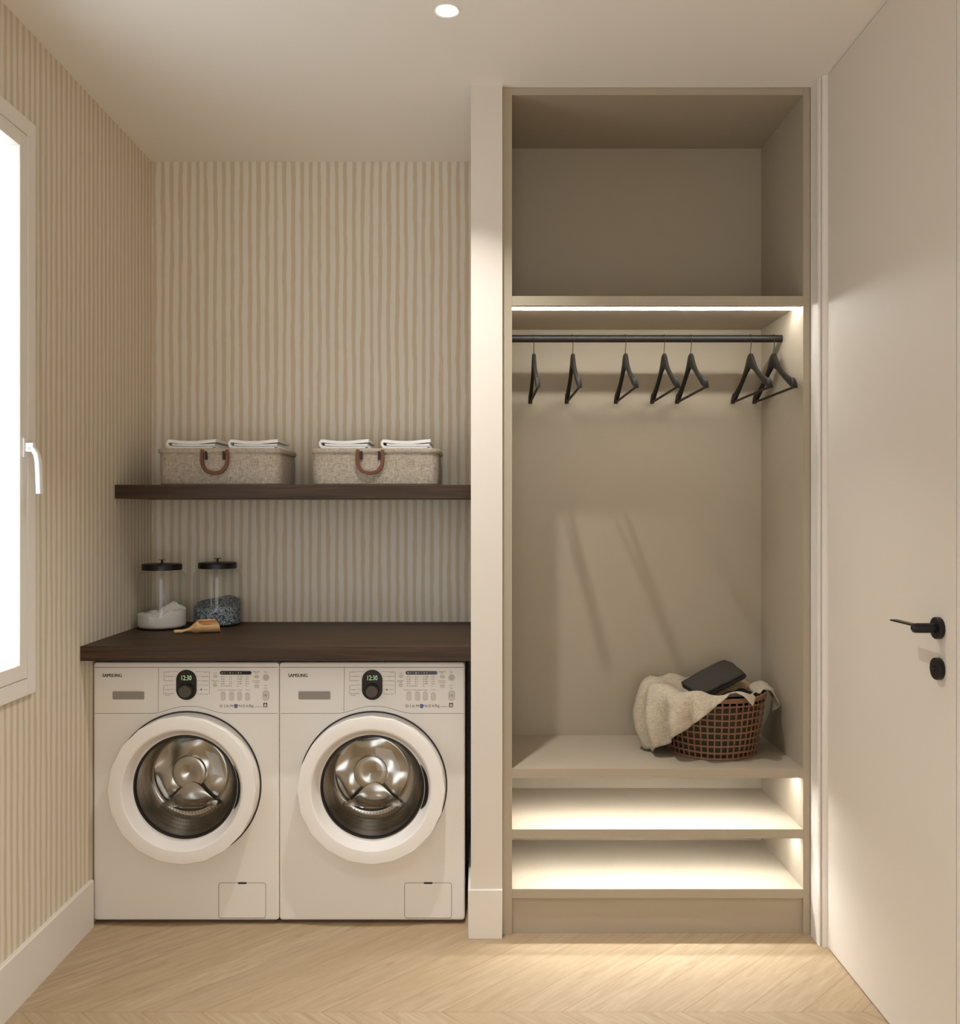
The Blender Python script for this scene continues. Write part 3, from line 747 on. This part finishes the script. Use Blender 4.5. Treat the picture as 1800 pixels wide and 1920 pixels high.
# ------------------------------------------------------------------ linen bins with folded towels
def make_bin(x0, x1, label, hpx):
    y0, y1, z0, z1 = 3.272, 3.548, 1.4258, 1.5535
    o = ((x0+x1)/2, (y0+y1)/2, z0)
    t = thing('storage_basket', o, label, 'basket', 'linen storage baskets on the wall shelf')
    def rr(e, z, r=0.038): return [(x-o[0], y-o[1], z-o[2]) for x, y in rrect(x0-e, x1+e, y0-e, y1+e, r, 8)]
    m = MB(); rings = [rr(-0.006, z0, 0.034), rr(-0.001, z0+0.006), rr(0.0015, z0+0.06), rr(0.0, z1-0.006), rr(-0.004, z1-0.003), rr(-0.010, z1-0.004)]
    m.loft(rings, True, (True, True)); m.build('body', M['bin'], t)
    m = MB(); pts = [(x, y, z1-0.0065-o[2]) for x, y, _ in rr(0.003, 0)]
    m.tube(pts, 0.0065, 10, loop=True, flat=(0.0052, 0.0088)); m.build('rim', M['bin'], t)
    # leather strap hanging in a U
    hx = (hpx-CX)/540.0-o[0]; yy = y0-o[1]-0.010
    p = []
    for i in range(29):
        a = pi+pi*i/28; sx = abs(cos(a))**0.8*(1 if cos(a) > 0 else -1)
        p.append((hx+0.0445*sx, yy-0.004*sin(-a), z1-o[2]-0.034+(-0.051)*abs(sin(a))**0.9))
    p = [(hx-0.0425, yy+0.004, z1-o[2]-0.004), (hx-0.0440, yy, z1-o[2]-0.018)]+p+[(hx+0.0440, yy, z1-o[2]-0.018), (hx+0.0425, yy+0.004, z1-o[2]-0.004)]
    m = MB(); m.strip(p, 0.010, 0.0118, (0, 1, 0)); hd = m.build('handle', M['leather'], t, bevel=0.0015)
    for sg in (-1, 1):
        m = MB().box(hx+sg*0.0310-0.0042, hx+sg*0.0310+0.0042, yy+0.002, yy+0.0085, z1-o[2]-0.038, z1-o[2]-0.008)
        m.build('strap_end', M['leatherdark'], hd)
    return t
make_bin(-1.125, -0.694, 'oatmeal linen storage basket with leather handle, on the wall shelf nearer the side wall', 399)
make_bin(-0.585, -0.142, 'oatmeal linen storage basket with leather handle, on the wall shelf nearer the partition', 692.5)

def make_towel():
    t = thing('folded_towel', (0, 0, 0), '', 'towel', 'folded white towels on the linen baskets')
    W, D = 0.178, 0.20
    def sheet(path, th):
        m = MB(); rows = []
        out = []
        n = len(path)
        for i, (x, z) in enumerate(path):
            x0, z0 = path[max(0, i-1)]; x1, z1 = path[min(n-1, i+1)]; L = math.hypot(x1-x0, z1-z0)
            out.append((x-(z1-z0)/L*th/2, z+(x1-x0)/L*th/2, x+(z1-z0)/L*th/2, z-(x1-x0)/L*th/2))
        out = [(a, b*1.14, c, d*1.14) for a, b, c, d in out]
        prof = [(a, b) for a, b, _, _ in out]+[(c, d) for _, _, c, d in out[::-1]]
        for k, yy in enumerate([-D/2, -D/2+0.002]+[-D/2+D*j/8 for j in range(1, 8)]+[D/2-0.002, D/2]):
            e = 0.93 if k in (0, 10) else 1
            rows.append([(x+0.0012*mnoise.noise(Vector((x*30, yy*20, z*30))), yy, z*(e if z > 0.004 else 1)+0.0010*mnoise.noise(Vector((x*25, yy*25, z*40+5)))) for x, z in prof])
        m.loft(rows, True, (True, True)); return m
    # outer sheet folded in half, the fold at the left
    up = [(W/2-0.001, 0.0285), (W/2-0.03, 0.0262), (0.02, 0.0225), (-0.02, 0.0222), (-W/2+0.045, 0.0238), (-W/2+0.02, 0.0272), (-W/2+0.009, 0.0270), (-W/2+0.0045, 0.0222),
          (-W/2+0.0055, 0.0150), (-W/2+0.012, 0.0080), (-W/2+0.03, 0.0060), (-0.02, 0.0056), (0.03, 0.0056), (W/2-0.012, 0.0068)]
    sheet(up, 0.0088).build('outer_fold', M['towel'], t, sharp=60)
    mid = [(W/2-0.004, 0.0158), (W/2-0.03, 0.0148), (0.0, 0.0140), (-W/2+0.04, 0.0146), (-W/2+0.022, 0.0160)]
    sheet(mid, 0.0052).build('inner_fold', M['towel'], t, sharp=60)
    low = [(W/2-0.022, 0.0030), (W/2-0.008, 0.0034), (W/2+0.003, 0.0060), (W/2-0.002, 0.0100), (W/2-0.014, 0.0092)]
    sheet(low, 0.0030).build('loose_hem', M['towel'], t, sharp=60)
    return t
t0 = make_towel()
for i, (x, lb) in enumerate(((-1.017, 'folded white towel at the left on the basket beside the side wall'), (-0.7975, 'folded white towel at the right on the basket beside the side wall'),
                             (-0.4765, 'folded white towel at the left on the basket nearer the partition'), (-0.2575, 'folded white towel at the right on the basket nearer the partition'))):
    o = t0 if i == 0 else copy_tree(t0)
    o.location = (x, 3.402, 1.5535); o['label'] = lb

# ------------------------------------------------------------------ jars on the worktop
ZW = 0.912
def make_jar():
    t = thing('glass_jar', (0, 0, ZW), '', 'jar', 'glass storage jars on the worktop')
    m = MB(); R = 0.0865
    m.lathe([(0.001, 0.003), (R-0.006, 0.003), (R-0.0015, 0.008), (R-0.0005, 0.014), (R, 0.03), (R, 0.180), (R-0.003, 0.193), (R-0.011, 0.203), (R-0.018, 0.2065), (0.067, 0.209), (0.067, 0.216)], seg=72)
    m.lathe([(0.001, 0.0), (R-0.008, 0.0), (R-0.001, 0.004), (R, 0.008)], seg=72)
    m.build('glass_body', M['glass'], t)
    m = MB(); m.lathe([(0.0700, 0.211), (0.0703, 0.229), (0.0690, 0.2315), (0.066, 0.2330), (0.0005, 0.2345)], seg=64); m.lathe([(0.0005, 0.2105), (0.0700, 0.211)], seg=64); ld = m.build('lid', M['blackmetal'], t)
    m = MB(); m.lathe([(0.0040, 0.233), (0.0040, 0.246), (0.0135, 0.2468), (0.0135, 0.2480), (0.0005, 0.2486)], seg=28); m.build('knob', M['blackmetal'], ld)
    return t
jar = make_jar(); J1 = (-1.147, 3.384); J2 = (-0.971, 3.474)
jar.location = (J1[0], J1[1], ZW); jar['label'] = 'lidded glass jar part-filled with white powder, nearer the side wall'
j2 = copy_tree(jar); j2.location = (J2[0], J2[1], ZW); j2['label'] = 'lidded glass jar part-filled with blue and white granules'
def fill(name, mat, c, hfun, label, cat, rough):
    m = MB(); R = 0.0835; seg = 72; rings = []
    for r, z in ((0.001, 0.0045), (R-0.006, 0.0045), (R-0.001, 0.010), (R, 0.016)): rings.append([(c[0]+r*cos(2*pi*i/seg), c[1]+r*sin(2*pi*i/seg), ZW+z) for i in range(seg)])
    for k in range(22):
        r = R*(1-k/21.5)
        rings.append([(c[0]+r*cos(2*pi*i/seg), c[1]+r*sin(2*pi*i/seg), ZW+hfun(r*cos(2*pi*i/seg), r*sin(2*pi*i/seg))) for i in range(seg)])
    m.loft(rings, True, (True, True))
    return tag(m.build(name, mat, sharp=70), label, cat, kind='stuff')
def hp(x, y):
    v = Vector((x*38, y*38, 3.1)); n = mnoise.noise(v)*0.010+mnoise.noise(v*2.7)*0.005
    return 0.060+0.10*x*0.9+0.028*math.exp(-((x-0.03)**2+(y-0.03)**2)/0.0011)+n - 0.012*math.exp(-((x-0.0)**2+(y+0.07)**2)/0.0015) + 0.06*y*0.4
def hg(x, y):
    v = Vector((x*30+9, y*30, 1.7)); return 0.080+x*0.10+y*0.22+mnoise.noise(v)*0.007+mnoise.noise(v*6)*0.0022
fill('washing_powder', M['powder'], J1, hp, 'white washing powder inside the jar nearer the side wall', 'washing powder', 0)
fill('detergent_granules', M['granules'], J2, hg, 'blue and white detergent granules inside the other jar', 'detergent', 0)

# wooden scoop
def make_scoop():
    yaw = radians(17); o = (-1.053, 3.223, ZW)
    t = thing('wooden_scoop', o, 'small light wooden scoop lying on the worktop before the jars', 'scoop', rotz=yaw)
    zc = lambda x: 0.0075+0.0155*min(1, max(0, (x-0.03)/0.06))
    m = MB(); rings = []
    for x, r in ((0, 0.001), (0.001, 0.0060), (0.004, 0.0078), (0.012, 0.0082), (0.03, 0.0074), (0.044, 0.0062), (0.052, 0.0068), (0.060, 0.0110), (0.068, 0.0165), (0.076, 0.0205), (0.082, 0.0218), (0.084, 0.015), (0.084, 0.001)):
        rings.append([(x, r*cos(2*pi*i/24), zc(x)+r*sin(2*pi*i/24)*(0.8 if x < 0.05 else 1)) for i in range(24)])
    m.loft(rings, True); m.build('grip', M['scoop'], t, sharp=50)
    m = MB(); rings = []
    for k, x in enumerate((0.076, 0.084, 0.092, 0.10, 0.11, 0.12, 0.13, 0.138, 0.146, 0.153)):
        r = 0.0222+0.002*(k/9); op = radians(0 if k == 0 else (25 if k == 1 else (44 if k == 2 else 52+3*max(0, k-6))))
        rl = radians(26); a0 = pi/2+op+rl; a1 = pi/2-op+2*pi+rl; n = 20
        ring = []
        sk = lambda a: -0.016*max(0, sin(a))*(k/9)**2 + 0.004*max(0, -sin(a))*(k/9)**2
        for i in range(n+1):
            a = a0+(a1-a0)*i/n; ring.append((x+sk(a), r*cos(a), zc(x)+0.001+r*sin(a)))
        ri = r-0.0032
        for i in range(n+1):
            a = a1+(a0-a1)*i/n; ring.append((x+sk(a), ri*cos(a), zc(x)+0.001+ri*sin(a)))
        rings.append(ring)
    m.loft(rings, True, (True, True)); m.build('bowl', M['scoop'], t, sharp=50)
make_scoop()

# ------------------------------------------------------------------ laundry basket and clothes
BC = (0.792, 3.178); BZ = 0.5245; BH = 0.205
def br(h):  # radius of the basket at height h (0..1)
    return 0.147+0.030*(h**0.8)
def make_basket():
    t = thing('laundry_basket', (BC[0], BC[1], BZ), 'round reddish rattan laundry basket on the wardrobe shelf', 'basket')
    m = MB(); N = 46; rows = 9
    for i in range(N):
        a = 2*pi*i/N+0.03; p = []
        for k in range(12):
            h = k/11; r = br(h); p.append((r*cos(a), r*sin(a), 0.004+h*(BH-0.008)))
        m.strip(p, 0.0050, 0.0028, (-sin(a), cos(a), 0))
    for k in range(1, rows):
        h = k/rows; p = []; r = br(h)
        for i in range(N*2):
            a = 2*pi*i/(N*2)+0.03; rr = r+(0.0016 if i % 2 else 0.0022); p.append((rr*cos(a), rr*sin(a), 0.004+h*(BH-0.008)+0.0008*sin(a*5+k)))
        m.strip(p, 0.0052, 0.0022, (0, 0, 1), loop=True)
    m.build('woven_wall', M['rattan'], t)
    m = MB(); m.strip([(br(1)*cos(2*pi*i/92), br(1)*sin(2*pi*i/92), BH-0.006) for i in range(92)], 0.015, 0.0085, (0, 0, 1), loop=True); m.build('rim', M['rattan'], t, bevel=0.0015)
    m = MB(); m.lathe([(0.0005, 0.0), (0.148, 0.0), (0.151, 0.003), (0.1505, 0.008), (0.146, 0.0085), (0.0005, 0.006)], seg=92); m.build('base', M['rattan'], t)
make_basket()

def interp(tab, x, lin=False):
    if x <= tab[0][0]: return tab[0][1]
    for (a, u), (b, v) in zip(tab, tab[1:]):
        if x <= b:
            k = (x-a)/(b-a); k = k if lin else k*k*(3-2*k); return u+(v-u)*k
    return tab[-1][1]
# linen cloth: hangs over the rim; S = how far along the inside-over-outside path each direction reaches
PATH = [(0.080, 0.175), (0.120, 0.200), (0.152, 0.216), (0.176, 0.222), (0.196, 0.214), (0.208, 0.190), (0.213, 0.160), (0.214, 0.120), (0.210, 0.080), (0.203, 0.040), (0.194, 0.010)]
CUM = [0]
for a, b in zip(PATH, PATH[1:]): CUM.append(CUM[-1]+math.dist(a, b))
def along(s):
    for i in range(len(CUM)-1):
        if s <= CUM[i+1] or i == len(CUM)-2:
            k = (s-CUM[i])/(CUM[i+1]-CUM[i]); return (PATH[i][0]+(PATH[i+1][0]-PATH[i][0])*k, PATH[i][1]+(PATH[i+1][1]-PATH[i][1])*k)
reach = [(96, 0.085), (120, 0.20), (150, 0.27), (180, 0.335), (197, 0.345), (215, 0.296), (232, 0.246), (250, 0.190), (268, 0.132), (276, 0.104), (282, 0.108), (293, 0.158), (300, 0.128), (306, 0.092), (322, 0.082), (338, 0.092), (350, 0.19), (362, 0.225), (372, 0.17), (384, 0.09), (400, 0.08)]
bulge = [(96, 0.0), (130, 0.012), (160, 0.030), (185, 0.034), (205, 0.022), (225, 0.008), (250, 0.0), (280, 0.002), (292, 0.006), (310, 0.0), (340, -0.002), (360, 0.006), (400, 0.0)]
rows = []
for i in range(217):
    phi = 96+304*i/216; a = radians(phi); S = interp(reach, phi, True); bu = interp(bulge, phi); row = []
    inner = 0.72 if 305 < phi < 342 else 1
    for j in range(33):
        k = j/32; s = S*k; r, z = along(min(s, CUM[-1]))
        hang = max(0, min(1, (s-0.10)/0.12))
        fold = (0.038*(abs(sin(a*7.5+0.2))**0.8-0.62)+0.009*sin(a*17+2+z*14))*hang*(1 if phi < 320 else 0.5)
        wr_ = 0.004*mnoise.noise(Vector((cos(a)*6, sin(a)*6, z*18)))+0.0025*mnoise.noise(Vector((cos(a)*16, sin(a)*16, z*40)))
        top = math.exp(-((s-0.085)/0.05)**2)
        r += bu*min(1, s/0.11)+fold+wr_*1.3; z += 0.007*top*sin(a*9+1.0)+wr_*0.8+bu*0.35*top
        if S < 0.10: z -= 0.012*k
        rr = min(r, 0.232+0.032*hang)
        lim = CB-0.004-BC[1]; yy = rr*sin(a)
        yy = min(yy, lim); xx = rr*cos(a); xx = min(xx, 1.018-BC[0])
        row.append((BC[0]+xx, BC[1]+yy, BZ+max(z, 0.004)))
    rows.append(row)
m = MB(); m.grid(rows)
tag(m.build('linen_cloth', M['linen'], solid=0.0026, sharp=180), 'beige linen cloth draped over the rim of the laundry basket', 'cloth')

def garment(name, mat, c, yaw, pitch, roll, L, W, layers, th, label, cat, seed, bend=0.0):
    """a folded garment: stacked rounded layers joined by a fold along one long side"""
    from mathutils import Euler
    R = Euler((radians(roll), radians(pitch), radians(yaw))).to_matrix(); m = MB()
    path = []
    for l in range(layers):
        n = 14; z = l*th*1.15
        xs = [(-L/2+L*i/n) for i in range(n+1)]
        if l % 2: xs = xs[::-1]
        for x in xs: path.append((x, z))
        if l < layers-1:
            sg = 1 if l % 2 == 0 else -1
            for q in (1, 2, 3): path.append((sg*(L/2+th*0.6*sin(pi*q/4)), z+th*1.15*(1-cos(pi*q/4))/2))
    rows = []
    for x, z in path:
        row = []
        for j in range(15):
            v = -1+2*j/14; y = v*W/2*(1-0.05*mnoise.noise(Vector((x*14, z*60, seed))))
            dz = 0.006*mnoise.noise(Vector((x*13, y*16, seed*3.7)))+0.0035*mnoise.noise(Vector((x*34, y*30, seed+z*10)))+0.004*abs(mnoise.noise(Vector((x*18+y*14, y*6-x*9, seed*1.3))))-bend*(y/W*2)**2-bend*0.6*(x/L*2)**2
            row.append(tuple(Vector(c)+R @ Vector((x+0.004*mnoise.noise(Vector((y*22, z*50, seed))), y, z+dz))))
        rows.append(row)
    m.grid(rows)
    return tag(m.build(name, mat, solid=th*0.8, sharp=180), label, cat)
# heap of dark laundry filling the basket
m = MB(); rings = []
for k in range(20):
    v = k/19; h = 0.012+0.165*sin(min(1, v*1.5)*pi/2)
    r = (br(h/BH)-0.014) if v < 0.55 else (br(0.8)-0.014)*cos((v-0.55)/0.45*pi/2)+0.001
    rings.append([(BC[0]+(r+0.006*mnoise.noise(Vector((cos(a)*4, sin(a)*4, v*6))))*cos(a), BC[1]+(r+0.006*mnoise.noise(Vector((cos(a)*4, sin(a)*4, v*6))))*sin(a), BZ+h+(0.006*mnoise.noise(Vector((r*30*cos(a), r*30*sin(a), 2.0))) if v > 0.5 else 0)) for a in [2*pi*i/64 for i in range(64)]])
m.loft(rings, True, (True, True))
tag(m.build('khaki_garment', M['khaki'], sharp=60), 'dark khaki garment filling the laundry basket, seen through its weave', 'garment')
garment('black_garment', M['blackcloth'], (0.872, 3.085, 0.716), 35, -6, 14, 0.10, 0.085, 2, 0.010, 'black garment at the right front rim of the laundry basket', 'garment', 7.7, 0.006)
garment('tan_garment', M['tan'], (0.850, 3.205, 0.722), 38, -6, 14, 0.15, 0.13, 3, 0.014, 'tan garment folded under the charcoal one in the laundry basket', 'garment', 2.3, 0.012)
garment('charcoal_garment', M['charcoal'], (0.790, 3.150, 0.765), 14, -23, 20, 0.175, 0.105, 2, 0.012, 'charcoal garment folded on top of the laundry basket', 'garment', 5.1, 0.006)
